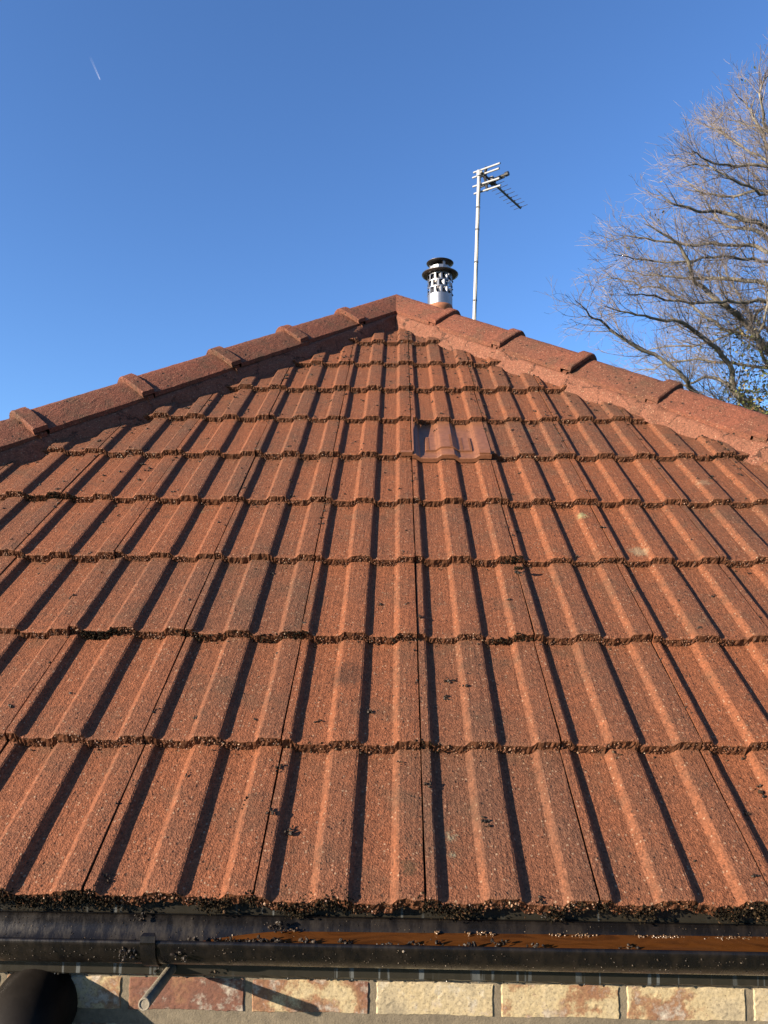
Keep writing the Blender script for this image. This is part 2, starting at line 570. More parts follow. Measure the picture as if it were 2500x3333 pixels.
# bed under the tiles of the front slope
xl, xr = XA - VA / KL, XA + VA / KR
mb.add([Wp(xl, 0.03, -0.062), Wp(xr, 0.03, -0.062), Wp(XA, VA, -0.062)], None, [(0, 1, 2)], 2)
# side slopes: the same tiles, coarser, running up from the two long eaves
APEX = Wp(XA, VA)
Y_BACK = 8.6                         # end of the ridge
EAVE_BACK = Y_BACK + APEX.y


def side(sign):
    run = (XA - xl) if sign < 0 else (xr - XA)
    L = math.hypot(run, APEX.z)
    cs, sn = run / L, APEX.z / L
    x0 = xl if sign < 0 else xr

    def tw_(u, v, n):
        x = x0 - sign * (v * cs + n * (-sn)) if sign > 0 else x0 + (v * cs - n * sn)
        if sign > 0:
            x = x0 - (v * cs - n * sn)
        z = v * sn + n * cs
        y = u if sign > 0 else -u
        return np.stack([x, y, z], -1)

    def lim(v):
        v = np.asarray(v, float)
        lo, hi_ = v / L * APEX.y, EAVE_BACK - v / L * APEX.y
        return (lo + 0.01, hi_ - 0.01) if sign > 0 else (-hi_ + 0.01, -lo - 0.01)
    nj = int(EAVE_BACK / TW) + 2
    tiles(mb, tw_, lim, int(L / GA) + 1, (0, nj) if sign > 0 else (-nj, 1), False, (), False, False)
    q = [tw_(np.array(u), np.array(v), np.array(-0.062)) for u, v in ((lim(0.0)[0], 0.03), (lim(0.0)[1], 0.03), (lim(L)[1], L), (lim(L)[0], L))]
    mb.add(q, [(0, 1, 2, 3)], None, 2)


side(-1)
side(1)
# back slope
mb.add([(xr, EAVE_BACK, 0), (xl, EAVE_BACK, 0), (XA, Y_BACK, APEX.z)], None, [(0, 1, 2)], 0)
roof = mb.build('roof', [M_TILE, M_AGG, M_BED], house)


# ---- hip and ridge tiles, bedding mortar
HC, TL, AR, HWID = 0.091, 1.02, 0.032, 0.122       # crest height, leg slope, crest roundness, half width


def cap_z(e, extra=0.0):
    return HC + extra - (np.sqrt(AR ** 2 + (TL * e) ** 2) - AR)


def hip_frame(d):
    e1 = np.array(d, float)
    e1 /= np.linalg.norm(e1)
    e2 = np.cross(e1, [0, 0, 1.0])
    e2 /= np.linalg.norm(e2)
    e3 = np.cross(e2, e1)
    return e1, e2, e3


def cap_tile(name, o, fr, s0, s1, clip=None, jit=True):
    """one concrete capping tile: body, raised collar at its lower end, open end packed with mortar"""
    e1, e2, e3 = fr
    mb = MB()
    e = np.concatenate([np.linspace(-HWID, -0.03, 13), np.linspace(-0.024, 0.024, 9), np.linspace(0.03, HWID, 13)])
    ss = np.concatenate([np.arange(s0, s1 - 0.063, 0.02), [s1 - 0.060, s1 - 0.058, s1 - 0.045, s1 - 0.02, s1 - 0.006, s1]])
    ex = np.where(ss > s1 - 0.0595, 0.016, 0.0)
    ex[-1] -= 0.004
    taper = -0.008 * (s1 - ss) / max(0.3, s1 - s0)
    sc = 1 + ex / 0.16
    jx = rng.normal(0, 0.003) if jit else 0
    jz = rng.normal(0, 0.002) if jit else 0
    Z = cap_z(e)[None] + (ex + taper + jz)[:, None] + rng.normal(0, 0.0005, (len(ss), len(e)))
    E = e[None] * sc[:, None] + jx
    Sg = ss[:, None] + rng.normal(0, 0.0008, Z.shape)
    P = o + Sg[..., None] * e1 + E[..., None] * e2 + Z[..., None] * e3
    tr = rng.uniform(0.2, 0.8)
    mb.grid(P, 0, tr, 0.4, flip=True)
    # end face, then the mortar packed a little way in
    th = 0.021
    A = P[-1]
    zi = cap_z(e) - th + ex[-1] + jz
    B = o + (s1 + rng.normal(0, 0.0015, len(e)))[:, None] * e1 + (e * sc[-1] * 0.975 + jx)[:, None] * e2 + zi[:, None] * e3
    mb.grid(np.stack([A, B]), 0, tr, 0.6, flip=True)
    Cc = o + (s1 - 0.018 + rng.normal(0, 0.002, len(e)))[:, None] * e1 + (e * sc[-1] * 0.975 + jx)[:, None] * e2 + (zi + 0.0)[:, None] * e3
    mb.grid(np.stack([B, Cc]), 0, tr, 0.6, flip=True)
    D = o + (s1 - 0.014 + rng.normal(0, 0.003, len(e)))[:, None] * e1 + (e * sc[-1] * 0.975 + jx)[:, None] * e2 + (zi - 0.065)[:, None] * e3
    mb.grid(np.stack([Cc, D]), 1, 0.5, 0.0, flip=True)
    # rim along both lower edges
    for col in (0, -1):
        R = P[:, col] - 0.018 * e3 + (0.006 if col == 0 else -0.006) * e2
        mb.grid(np.stack([P[:, col], R]), 0, tr, 0.5, flip=(col != 0))
    ob = mb.build(name, [M_CAP, M_MORT], roof)
    if clip is not None:
        bm = bmesh.new()
        bm.from_mesh(ob.data)
        bmesh.ops.bisect_plane(bm, geom=bm.verts[:] + bm.edges[:] + bm.faces[:], plane_co=clip[0], plane_no=clip[1], clear_outer=True)
        bm.to_mesh(ob.data)
        bm.free()
    return ob


def mortar(fr, o, s0, s1, sgn, clip=None, wide=1.0, joints=()):
    """the bed squeezed out under one edge of the capping, feathered down onto the tiles"""
    e1, e2, e3 = fr
    mb = MB()
    ss = np.arange(s0, s1, 0.012)
    k = len(ss)

    def wob(a, n):
        x = rng.normal(0, 1, k + 2 * n)
        return a * np.convolve(x, np.ones(n) / n, 'same')[n:n + k] * n ** 0.5
    edge = cap_z(HWID)
    lump = (0.35 if wide < 0 else 1.0) * sum((np.exp(-((ss - q - 0.004) / 0.030) ** 2) * rng.uniform(0.6, 1.2) for q in joints), np.zeros(k))
    rows = []
    for (ee, zz, a) in ((HWID - 0.034, edge - 0.010, 0.0), (HWID - 0.005, edge - 0.0215, 0.0012), (HWID + 0.002, edge - 0.029, 0.0018), (HWID + 0.006 + 0.004 * wide, edge - 0.042, 0.003), (HWID + 0.011 + 0.006 * wide, edge - 0.058, 0.004), (HWID + 0.020 + 0.008 * wide, edge - 0.110, 0.004)):
        rows.append(o + ss[:, None] * e1 + (sgn * (ee + wob(a, 11) + 0.009 * lump))[:, None] * e2 + (zz + wob(a * 0.6, 9) + 0.010 * lump + rng.normal(0, 0.0006, k))[:, None] * e3)
    mb.grid(np.stack(rows), 0, 0.5, 0.1, flip=(sgn < 0))
    ob = mb.build('mortar_bed', M_MORT, roof, True)
    if clip is not None:
        bm = bmesh.new()
        bm.from_mesh(ob.data)
        bmesh.ops.bisect_plane(bm, geom=bm.verts[:] + bm.edges[:] + bm.faces[:], plane_co=clip[0], plane_no=clip[1], clear_outer=True)
        bm.to_mesh(ob.data)
        bm.free()
    return ob


o_ap = np.array(APEX)
fL = hip_frame(np.array((xl, 0, 0)) - o_ap)
fR = hip_frame(np.array((xr, 0, 0)) - o_ap)
HL = float(np.linalg.norm(np.array((xl, 0, 0)) - o_ap))
HR = float(np.linalg.norm(np.array((xr, 0, 0)) - o_ap))
S_L = [-0.25, 0.48, 0.925, 1.39, 1.875, 2.36, 2.84, 3.32, 3.80, 4.28, HL + 0.05]
S_R = [-0.25, 0.50, 0.995, 1.45, 1.91, 2.38, 2.86, 3.34, 3.82, 4.30, HR + 0.05]
for fr, ss_, nrm in ((fL, S_L, (1, 0, 0)), (fR, S_R, (-1, 0, 0))):
    for i in range(len(ss_) - 1):
        cap_tile('hip_tile', o_ap, fr, ss_[i] - (0.05 if i else 0), ss_[i + 1], ((XA, 0, 0), nrm) if i == 0 else None)
    for sg in (-1, 1):
        mortar(fr, o_ap, -0.15, ss_[-1] - 0.05, sg, ((XA, 0, 0), nrm), -0.3 if fr is fL else 0.0, ss_[1:-1])
fB = hip_frame((0, 1, 0))
yy = 0.03
while yy < Y_BACK - APEX.y:
    cap_tile('ridge_tile', o_ap, fB, yy - 0.05 if yy > 0.1 else yy, yy + 0.46)
    yy += 0.46
for xx in (xl, xr):
    ob_ = np.array((XA, Y_BACK, APEX.z))
    f_ = hip_frame(np.array((xx, EAVE_BACK, 0)) - ob_)
    for i in range(9):
        cap_tile('hip_tile', ob_, f_, 0.49 * i - 0.05, 0.49 * (i + 1))

# ---- the plastic ventilator tile
c, j = VENT
mb = MB()
ucol = np.unique(np.concatenate([np.linspace(0, TW, 61), KN[:, 0]]))
vr = np.array([-0.022, -0.019, 0, 0.05, 0.10, 0.2, 0.3, 0.36])
U = ucol[None] * np.ones((len(vr), 1))
Vv = vr[:, None] * np.ones((1, len(ucol)))
SM = lambda u: np.convolve(np.pad(prof(u), 3, 'edge'), np.ones(7) / 7, 'valid') * 1.15
Nn = SM(ucol)[None] - STEP * Vv / GA + 0.001
Nn[0] -= 0.003
mb.grid(W3(U + j * TW + 0.001, Vv + c * GA, Nn + sag(U + j * TW)), 0)
tn = np.stack([Nn[0], Nn[0] - 0.016, Nn[0] - 0.016])
tv = np.stack([Vv[0], Vv[0] - 0.001, Vv[0] + 0.03])
tu = np.stack([U[0]] * 3) + j * TW + 0.001
mb.grid(W3(tu, tv + c * GA, tn + sag(tu)), 0, flip=True)
# side lap at the lower left corner and raised lip on its right edge
Ms = Matrix(((1, 0, 0), (0, cT, -sT), (0, sT, cT))).to_4x4()
mb.box(-0.040, 0.002, c * GA - 0.022, c * GA - 0.008, -0.012, 0.004, Ms)
mb.box(TW - 0.045, TW - 0.004, c * GA - 0.021, c * GA + 0.012, -0.004, 0.0035, Ms)
mb.box(0.003, 0.0075, c * GA - 0.01, c * GA + 0.33, -0.02, 0.0035, Ms)
# raised louvre hood in the middle with comb slots down its sides
hu = np.linspace(0.052, 0.236, 47)
hv = np.array([0.038, 0.0385, 0.06, 0.10, 0.14, 0.1795, 0.18])
hn = np.array([-0.001, 0.0075, 0.0080, 0.0080, 0.0078, 0.0070, -0.001])
P = np.interp(hu, ucol, SM(ucol))[None] - STEP * hv[:, None] / GA + hn[:, None]
P[:, 0] -= hn * 0.98
P[:, -1] -= hn * 0.98
UU = hu[None] * np.ones((len(hv), 1))
mb.grid(W3(UU, hv[:, None] + c * GA + 0 * UU, P + sag(UU)), 0)
for su in (0.060, 0.150, 0.192, 0.226):
    for q in range(20):
        v0 = c * GA + 0.047 + q * 0.0062
        nz = float(np.interp(su, ucol, SM(ucol))) - STEP * (v0 - c * GA) / GA + 0.0078 + float(sag(su))
        mb.box(su, su + 0.008, v0, v0 + 0.0028, nz, nz + 0.0026, Ms)
vent = mb.build('vent_tile', M_VENT, roof, False)
vent['label'] = 'smooth red plastic ventilator tile with a raised louvre'

# ---- brick wall: separate bricks on a mortar core, in one mesh
Y_W = 0.076


def brick_material():
    mt, nt, p = new_mat('stock_brick')
    co = N(nt, 'ShaderNodeTexCoord').outputs['Object']
    rnd = attr(nt, 'rnd')
    off = N(nt, 'ShaderNodeVectorMath', operation='ADD')
    cx = N(nt, 'ShaderNodeCombineXYZ')
    lk(nt, mth(nt, 'MULTIPLY', rnd, 37.0), cx.inputs[2])
    lk(nt, co, off.inputs[0])
    lk(nt, cx.outputs[0], off.inputs[1])
    v = off.outputs[0]
    a = noise(nt, v, 11, 8, 0.68).outputs['Fac']
    f = mth(nt, 'ADD', a, mth(nt, 'MULTIPLY', mth(nt, 'SUBTRACT', rnd, 0.5), 0.26))
    col = ramp(nt, f, [(0.24, (0.16, 0.135, 0.09)), (0.38, (0.29, 0.24, 0.15)), (0.50, (0.30, 0.24, 0.135)), (0.56, (0.175, 0.092, 0.045)), (0.67, (0.115, 0.047, 0.028)), (0.82, (0.085, 0.041, 0.029))])
    col = mix(nt, ramp(nt, noise(nt, v, 22, 6, 0.7).outputs['Fac'], [(0.55, g(0)), (0.66, g(0.8))]), col, (0.31, 0.285, 0.23))
    col = mix(nt, 1.0, col, ramp(nt, noise(nt, v, 160, 4, 0.75).outputs['Fac'], [(0.3, g(0.5)), (0.5, g(1)), (0.72, g(1.25))]), 'MULTIPLY')
    vo = voro(nt, v, 110)
    col = mix(nt, mth(nt, 'MULTIPLY', ramp(nt, vo.outputs['Distance'], [(0.1, g(1)), (0.2, g(0))]), 0.5), col, (0.06, 0.04, 0.025))
    lk(nt, col, p.inputs['Base Color'])
    p.inputs['Roughness'].default_value = 0.9
    b = N(nt, 'ShaderNodeBump', i_Strength=0.45, i_Distance=0.002)
    lk(nt, mth(nt, 'ADD', noise(nt, v, 150, 6, 0.75).outputs['Fac'], noise(nt, v, 30, 3).outputs['Fac']), b.inputs['Height'])
    lk(nt, b.outputs[0], p.inputs['Normal'])
    return mt


M_BRICK = brick_material()
M_WMORT = simple('lime_mortar', (0.115, 0.095, 0.064), 0.95, 0, 70, 0.35, 0.7, 260)
mb = MB()
WX0, WX1, Z_T = xl + 0.16, xr - 0.16, -0.17
YB1 = EAVE_BACK - 0.1
# four mortar faced cores, butted at the corners
mb.box(WX0, WX1, Y_W + 0.0015, Y_W + 0.22, Z_G, Z_T + 0.13, None, 1)
mb.box(WX0, WX1, YB1 - 0.22, YB1, Z_G, Z_T + 0.13, None, 1)
mb.box(WX0, WX0 + 0.22, Y_W + 0.22, YB1 - 0.22, Z_G, Z_T + 0.13, None, 1)
mb.box(WX1 - 0.22, WX1, Y_W + 0.22, YB1 - 0.22, Z_G, Z_T + 0.13, None, 1)
PERP0 = at_y(1619, 3240, Y_W).x
Z_BED = at_y(1250, 3312, Y_W).z       # underside of the course in view


def brick(x0, x1, z0, z1, fine, tr=None):
    tr = rng.uniform(0, 1) if tr is None else tr
    if fine:
        nx, nz = 30, 10
        X, Z = np.meshgrid(np.linspace(x0, x1, nx), np.linspace(z0, z1, nz))
        ed = np.minimum(np.minimum(X - x0, x1 - X), np.minimum(Z - z0, z1 - Z))
        X = X + rng.normal(0, 0.0006, X.shape)
        Z = Z + rng.normal(0, 0.0006, Z.shape) + 0.0010 * np.sin(X * 31 + tr * 9)
        Y = Y_W - 0.001 + np.where(ed < 1e-6, 0.009, np.where(ed < 0.007, 0.0007, 0)) + rng.normal(0, 0.0002, X.shape)
        mb.grid(np.stack([X, Y, Z], -1), 0, tr)
    else:
        mb.box(x0, x1, Y_W - 0.001, Y_W + 0.01, z0, z1)


for row in range(0, 32):
    z1 = Z_BED + 0.0655 - row * 0.075 - (0.006 if row else 0)
    if z1 < Z_G + 0.07:
        break
    x = PERP0 + (0.1125 if row % 2 else 0) - 0.225 * 15
    while x < WX1:
        a, b = max(x + 0.0015, WX0 + 0.001), min(x + 0.2235, WX1 - 0.001)
        if b - a > 0.03:
            brick(a, b, z1 - 0.0655, z1, row < 5, {-3: 0.97, -2: 0.80, -1: 0.12, 0: 0.62, 1: 0.44, 2: 0.25}.get(round((x - PERP0) / 0.225)) if row == 0 else None)
        x += 0.225
wall = mb.build('wall', [M_BRICK, M_WMORT], house)

# ---- fascia board


def fascia_material():
    mt, nt, p = new_mat('fascia_paint')
    co = N(nt, 'ShaderNodeTexCoord').outputs['Object']
    mp = N(nt, 'ShaderNodeMapping')
    mp.inputs['Scale'].default_value = (60, 1, 3)
    lk(nt, co, mp.inputs['Vector'])
    n = noise(nt, mp.outputs[0], 1.0, 3, 0.5).outputs['Fac']
    msk = ramp(nt, n, [(0.60, g(0)), (0.64, g(1))])
    big = ramp(nt, noise(nt, co, 5, 2).outputs['Fac'], [(0.42, g(0)), (0.6, g(1))])
    msk = mth(nt, 'MULTIPLY', msk, big)
    lk(nt, mix(nt, msk, (0.015, 0.0135, 0.010), (0.055, 0.062, 0.062)), p.inputs['Base Color'])
    lk(nt, ramp(nt, msk, [(0, g(0.32)), (1, g(0.8))]), p.inputs['Roughness'])
    b = N(nt, 'ShaderNodeBump', i_Strength=0.15, i_Distance=0.002)
    lk(nt, noise(nt, co, 90, 4).outputs['Fac'], b.inputs['Height'])
    lk(nt, b.outputs[0], p.inputs['Normal'])
    return mt


M_FASC = fascia_material()
Y_F = 0.050
Z_FB = at_y(1250, 3192, Y_F).z
mb = MB()
X = np.linspace(xl + 0.1, xr - 0.1, 420)
sec = [(Y_F, -0.012), (Y_F, Z_FB + 0.004), (Y_F + 0.003, Z_FB), (Y_W + 0.004, Z_FB)]
P = np.stack([np.stack([X, np.full_like(X, y) + (rng.normal(0, 0.0002, len(X))), np.full_like(X, z) + (rng.normal(0, 0.0006, len(X)) if i in (1, 2) else 0)], -1) for i, (y, z) in enumerate(sec)])
mb.grid(P, 0)
# drops hanging on the lower edge
dx = rng.uniform(-1.0, 1.2, 60)
pebbles(mb, np.stack([dx, np.full(60, Y_F + 0.004), np.full(60, Z_FB - 0.001)], -1), rng.uniform(0.001, 0.0026, 60))
for xx, s_ in ((xl + 0.1, 1), (xr - 0.1, -1)):
    mb.box(min(xx, xx + s_ * 0.022), max(xx, xx + s_ * 0.022), Y_F + 0.03, EAVE_BACK - 0.06, Z_FB, -0.014)
fascia = mb.build('fascia_board', M_FASC, house)

# ---- chimney stack and pot
CD = 8.0
pot_top = at_depth(1432, 999, CD)
mb = MB()
cx_, cy_ = pot_top.x, pot_top.y
Z_ST = at_depth(1432, 1125, CD).z
mb.box(cx_ - 0.24, cx_ + 0.24, cy_ - 0.24, cy_ + 0.24, 0.6, Z_ST - 0.15)
mb.box(cx_ - 0.27, cx_ + 0.27, cy_ - 0.27, cy_ + 0.27, Z_ST - 0.15, Z_ST)
chim = mb.build('chimney', M_BRICK, house)
mb = MB()
h_ = pot_top.z - Z_ST
mb.lathe([(0.15, -0.02), (0.15, 0.03), (0.135, 0.06), (0.125, h_ - 0.07), (0.14, h_ - 0.05), (0.145, h_ - 0.02), (0.14, h_), (0.10, h_), (0.10, 0)], (cx_, cy_, Z_ST), 36)
mb.build('chimney_pot', M_POT, chim, True)

# ------------------------------------------------------------------ steel cowl on the pot
cowl = empty('chimney_cowl', (cx_, cy_, pot_top.z), 'shiny perforated steel chimney cowl with a raised flat cap standing on a clay pot', 'chimney cowl')
zb = pot_top.z


def zpx(y):
    return at_depth(1432, y, CD).z


RB = 0.140
zs = [zpx(v) for v in (985, 957, 893, 872, 853)]
mb = MB()
rows = [zb - 0.02, zpx(972), zpx(964), zpx(943), zpx(940), zpx(921), zpx(918), zpx(899), zpx(885)]
NC = 12
sub = 4
for i in range(len(rows) - 1):
    louv = i in (2, 4, 6)
    offs = 0.5 if i == 4 else 0.0
    for k in range(NC):
        a0, a1 = (k + offs) * 2 * math.pi / NC, (k + 1 + offs) * 2 * math.pi / NC
        if louv:
            spans = ((a0, a0 + (a1 - a0) * 0.24),)
        else:
            spans = ((a0, a1),)
        for (b0, b1) in spans:
            aa = np.linspace(b0, b1, sub + 1)
            P = np.stack([np.stack([cx_ + RB * np.cos(aa), cy_ + RB * np.sin(aa), np.full(sub + 1, z)], -1) for z in (rows[i], rows[i + 1])])
            mb.grid(P, 0)
        if louv:
            # flap pressed inwards from the left of the opening, twisted
            f0, f1 = a0 + (a1 - a0) * 0.24, a1
            z0, z1 = rows[i], rows[i + 1]
            am = (f0 + f1) / 2
            q = [(RB, f1, z0), (RB, f1, z1), (RB * 0.80, am, z1 - 0.006), (RB * 1.10, am + 0.03, z0 + 0.004)]
            mb.add([(cx_ + r * math.cos(a), cy_ + r * math.sin(a), z) for r, a, z in q], None, [(0, 1, 2), (0, 2, 3)], 0)
mb.build('louvred_body', M_STEEL, cowl)
mb = MB()
mb.lathe([(0.088, zb - 0.01 - zb), (0.088, zpx(880) - zb)], (cx_, cy_, zb), 24)
mb.build('inner_flue', M_DSTEEL, cowl, True)
mb = MB()
z0 = zpx(893)
mb.lathe([(RB + 0.001, -0.004), (0.175, -0.008), (0.205, 0.006), (0.207, 0.012), (0.175, 0.004), (0.118, 0.03)], (cx_, cy_, z0), 40)
mb.build('brim', M_DSTEEL, cowl, True)
mb = MB()
mb.lathe([(0.118, 0.02), (0.125, 0.03), (0.125, 0.085), (0.112, 0.09), (0.112, 0.02)], (cx_, cy_, z0), 14)
mb.build('collar', M_STEEL, cowl)
mb = MB()
z1 = zpx(856)
mb.lathe([(0.0, -0.012), (0.06, -0.010), (0.12, 0.004), (0.152, 0.014), (0.154, 0.018), (0.10, 0.045), (0.0, 0.055)], (cx_, cy_, z1), 40)
mb.build('cap', M_DSTEEL, cowl, True)
for k in range(3):
    a = math.radians(-70 + 120 * k)
    mb = MB()
    Mx = Matrix.Translation((cx_ + 0.113 * math.cos(a), cy_ + 0.113 * math.sin(a), 0)) @ Matrix.Rotation(a, 4, 'Z')
    mb.box(-0.003, 0.003, -0.013, 0.013, z0 + 0.05, z1 + 0.006, Mx)
    mb.build('cap_strut', M_STEEL, cowl)

# ------------------------------------------------------------------ television aerial
MB_D = 7.85
p_bot = at_depth(1541, 1130, MB_D)
p_top = at_depth(1560, 560, MB_D + 0.02)
aer = empty('tv_aerial', tuple(p_bot), 'silver television aerial with four bright reflector bars on a tall slim mast', 'aerial')
mb = MB()
pl = p_bot + (p_bot - p_top).normalized() * 0.25
mb.tube([pl, p_top], 0.0215, 14)
mast = mb.build('mast', M_ALU, aer, True)
for yb in (676, 748, 854, 979):
    q = p_top + (p_bot - p_top) * ((yb - 560) / (1130 - 560))
    dr = (p_bot - p_top).normalized()
    mb = MB()
    mb.tube([q - dr * 0.009, q + dr * 0.009], 0.0235, 12)
    mb.build('tape_band', M_BLK, mast)
az = math.radians(38)
bd = Vector((math.sin(az), math.cos(az), -0.02)).normalized()        # boom points away and to the right
ed = Vector((math.cos(az), -math.sin(az), 0.02)).normalized()        # elements across it
b0 = at_depth(1573, 566, MB_D)
b1 = b0 + bd * 0.86
mb = MB()
mb.tube([b0 - bd * 0.05, b1], 0.0125, 8)
boom = mb.build('boom', M_BOOM, aer)
for q in range(8):
    s = 0.28 + q * 0.083
    mb = MB()
    hw = 0.105 - 0.002 * q
    cc = b0 + bd * s + Vector((0, 0, 0.012))
    mb.tube([cc - ed * hw, cc + ed * hw], 0.0032, 5)
    mb.tube([cc - ed * 0.014, cc + ed * 0.014], 0.009, 6)
    mb.build('director', M_BLK, boom)
# reflector: upright black bracket carrying four bright bars
rt, rb = at_depth(1584, 542, MB_D - 0.02), at_depth(1586, 620, MB_D - 0.02)
rm = b0 + bd * 0.03
mb = MB()
mb.tube([rt, rt + (rm - rt) * 0.5, rm, rm + (rb - rm) * 0.5, rb], [0.018, 0.015, 0.026, 0.016, 0.017], 7)
refl = mb.build('reflector_bracket', M_BLK, aer)
for (xa, ya, xb, yb) in ((1542, 562, 1628, 531), (1539, 579, 1625, 548), (1540, 608, 1626, 580), (1544, 631, 1630, 603)):
    mb = MB()
    pa, pb = at_depth(xa, ya, MB_D + 0.13), at_depth(xb, yb, MB_D - 0.19)
    mb.tube([pa, pb], 0.0110, 8)
    mb.build('reflector_bar', M_ALU, refl, True)
# folded dipole with its dark housing
dp = b0 + bd * 0.19
mb = MB()
mb.tube([dp - ed * 0.19 + Vector((0, 0, 0.02)), dp + ed * 0.19 + Vector((0, 0, 0.02))], 0.016, 8)
mb.tube([dp - ed * 0.19 - Vector((0, 0, 0.005)), dp + ed * 0.16 - Vector((0, 0, 0.005))], 0.009, 8)
mb.tube([dp + ed * 0.17 + Vector((0, 0, 0.02)), dp + ed * 0.21 + Vector((0, 0, 0.02))], 0.026, 8)
mb.box(-0.03, 0.03, -0.04, 0.04, -0.02, 0.045, Matrix.Translation(dp) @ Matrix.Rotation(-az, 4, 'Z'))
mb.build('dipole', M_BLK, boom)
mb = MB()
mb.tube([p_top + (p_bot - p_top) * 0.03, b0 + bd * 0.02], 0.016, 8)
mb.tube([p_top + Vector((0, 0, 0.012)), p_top - Vector((0, 0, 0.05))], 0.03, 12)
mb.build('mast_clamp', M_ALU, aer)
mb = MB()
off = RIGHT * 0.006 - FWD * 0.024
mb.tube([p_top + (p_bot - p_top) * t_ + off + RIGHT * 0.004 * math.sin(t_ * 31) for t_ in np.linspace(0.06, 1.1, 40)], 0.0034, 6)
mb.build('aerial_cable', M_BOOM, aer)
for dz in (0.0, -0.2):
    q = p_bot + Vector((0, 0, dz))
    mb = MB()
    mb.tube([q, Vector((cx_ + 0.25, q.y, q.z))], 0.012, 6)
    mb.build('wall_bracket', M_BLK, aer)

# ------------------------------------------------------------------ gutter
Z_R, GR, Y_GC = -0.061, 0.0505, -0.0065
gx0, gx1 = xl - 0.02, xr + 0.02
gut = empty('gutter', (0, Y_GC, Z_R - GR), 'black half round plastic gutter under the tiles holding muddy water', 'gutter')


def gutter_sec(scale=1.0, lip=True):
    a = np.linspace(math.pi, 2 * math.pi, 26)
    outer = [(Y_GC + GR * scale * -math.cos(t), Z_R + GR * scale * math.sin(t)) for t in a]      # back rim down and round to the front rim
    return outer


mb = MB()
sec = [(Y_GC + GR - 0.004, Z_R + 0.004), (Y_GC + GR, Z_R + 0.004)] + [(Y_GC + GR * math.cos(t), Z_R - GR * math.sin(t)) for t in np.linspace(0.02, math.pi - 0.15, 22)]
# rolled front lip
sec += [(Y_GC - GR - 0.0015, Z_R - 0.004), (Y_GC - GR - 0.002, Z_R + 0.001), (Y_GC - GR - 0.0005, Z_R + 0.004), (Y_GC - GR + 0.003, Z_R + 0.004), (Y_GC - GR + 0.0045, Z_R + 0.001)]
sec += [(Y_GC + (GR - 0.0025) * math.cos(t), Z_R - (GR - 0.0025) * math.sin(t)) for t in np.linspace(math.pi - 0.1, 0.05, 22)]
X = np.arange(gx0, gx1, 0.05)
P = np.stack([np.stack([X, np.full_like(X, y), np.full_like(X, z)], -1) for y, z in sec])
mb.grid(P, 0, flip=True)
mb.build('gutter_channel', M_GUT, gut, True)


def bracket(x, name):
    mb = MB()
    X = np.array([x - 0.013, x - 0.013, x + 0.013, x + 0.013])
    sc = [(Y_F - 0.001, Z_R + 0.012), (Y_F - 0.001, Z_R - 0.07)]
    t = np.linspace(0.3, math.pi - 0.02, 20)
    arc = [(Y_GC + (GR + 0.0035) * math.cos(a), Z_R - (GR + 0.0035) * math.sin(a)) for a in t]
    arc += [(Y_GC - GR - 0.006, Z_R + 0.004), (Y_GC - GR - 0.004, Z_R + 0.013), (Y_GC - GR + 0.001, Z_R + 0.016), (Y_GC - GR + 0.006, Z_R + 0.010), (Y_GC - GR + 0.006, Z_R + 0.003)]
    A = np.array(arc)
    cen = np.array([Y_GC, Z_R])
    inn = A + (cen - A) / np.linalg.norm(cen - A, axis=1)[:, None] * 0.003
    wd = np.full(len(A), 0.0125)
    wd[-4:] = (0.012, 0.009, 0.007, 0.007)
    rowsP = []
    for arr, sg in ((A, -1), (A, 1), (inn, 1), (inn, -1)):
        rowsP.append(np.stack([x + sg * wd, arr[:, 0], arr[:, 1]], -1))
    Q = np.stack(rowsP + [rowsP[0]])
    mb.grid(Q, 0)
    mb.box(x - 0.02, x + 0.02, Y_F - 0.007, Y_F - 0.0005, Z_R - 0.07, Z_R - 0.012)
    return mb.build(name, M_GUT, gut)


bx = at_y(482, 3085, Y_GC - GR).x
bk = bracket(bx, 'gutter_bracket')
mbk = [bx + k * 0.85 for k in range(-3, 4) if k]
for x in mbk:
    if abs(x) > 0.9:
        bracket(x, 'gutter_bracket')

# muddy water standing in the channel
Z_WA = Z_R - 0.0175
mb = MB()
X = np.arange(at_y(520, 3070, Y_GC).x, gx1 - 0.02, 0.012)
zz = Z_WA + 0.0105 * (X - 0.1) * 0.6 - 0.0
zz = np.minimum(zz, Z_WA + 0.003)
xs_ = at_y(900, 3070, Y_GC).x
zz = zz - 0.022 * np.clip((xs_ - X) / 0.20, 0, 1) ** 1.3
R2 = GR - 0.0028
pp = []
for k, t in enumerate(np.linspace(-1, 1, 15)):
    hw = np.sqrt(np.maximum(1e-6, R2 ** 2 - (Z_R - zz) ** 2))
    pp.append(np.stack([X, Y_GC + t * hw, zz + 0.0004 * np.sin(X * 70 + t * 3) * np.sin(X * 23 + t * 5) * (1 - t * t)], -1))
mb.grid(np.stack(pp), 0)


def water_material():
    mt, nt, p = new_mat('muddy_water')
    co = N(nt, 'ShaderNodeTexCoord').outputs['Object']
    mp = N(nt, 'ShaderNodeMapping')
    mp.inputs['Scale'].default_value = (7, 16, 16)
    lk(nt, co, mp.inputs['Vector'])
    n = N(nt, 'ShaderNodeTexNoise', i_Scale=1.2, i_Detail=3, i_Distortion=2.0)
    lk(nt, mp.outputs[0], n.inputs['Vector'])
    lk(nt, ramp(nt, n.outputs['Fac'], [(0.32, (0.050, 0.018, 0.005)), (0.5, (0.090, 0.032, 0.0075)), (0.72, (0.055, 0.020, 0.0055))]), p.inputs['Base Color'])
    p.inputs['Roughness'].default_value = 0.12
    p.inputs['IOR'].default_value = 1.33
    return mt


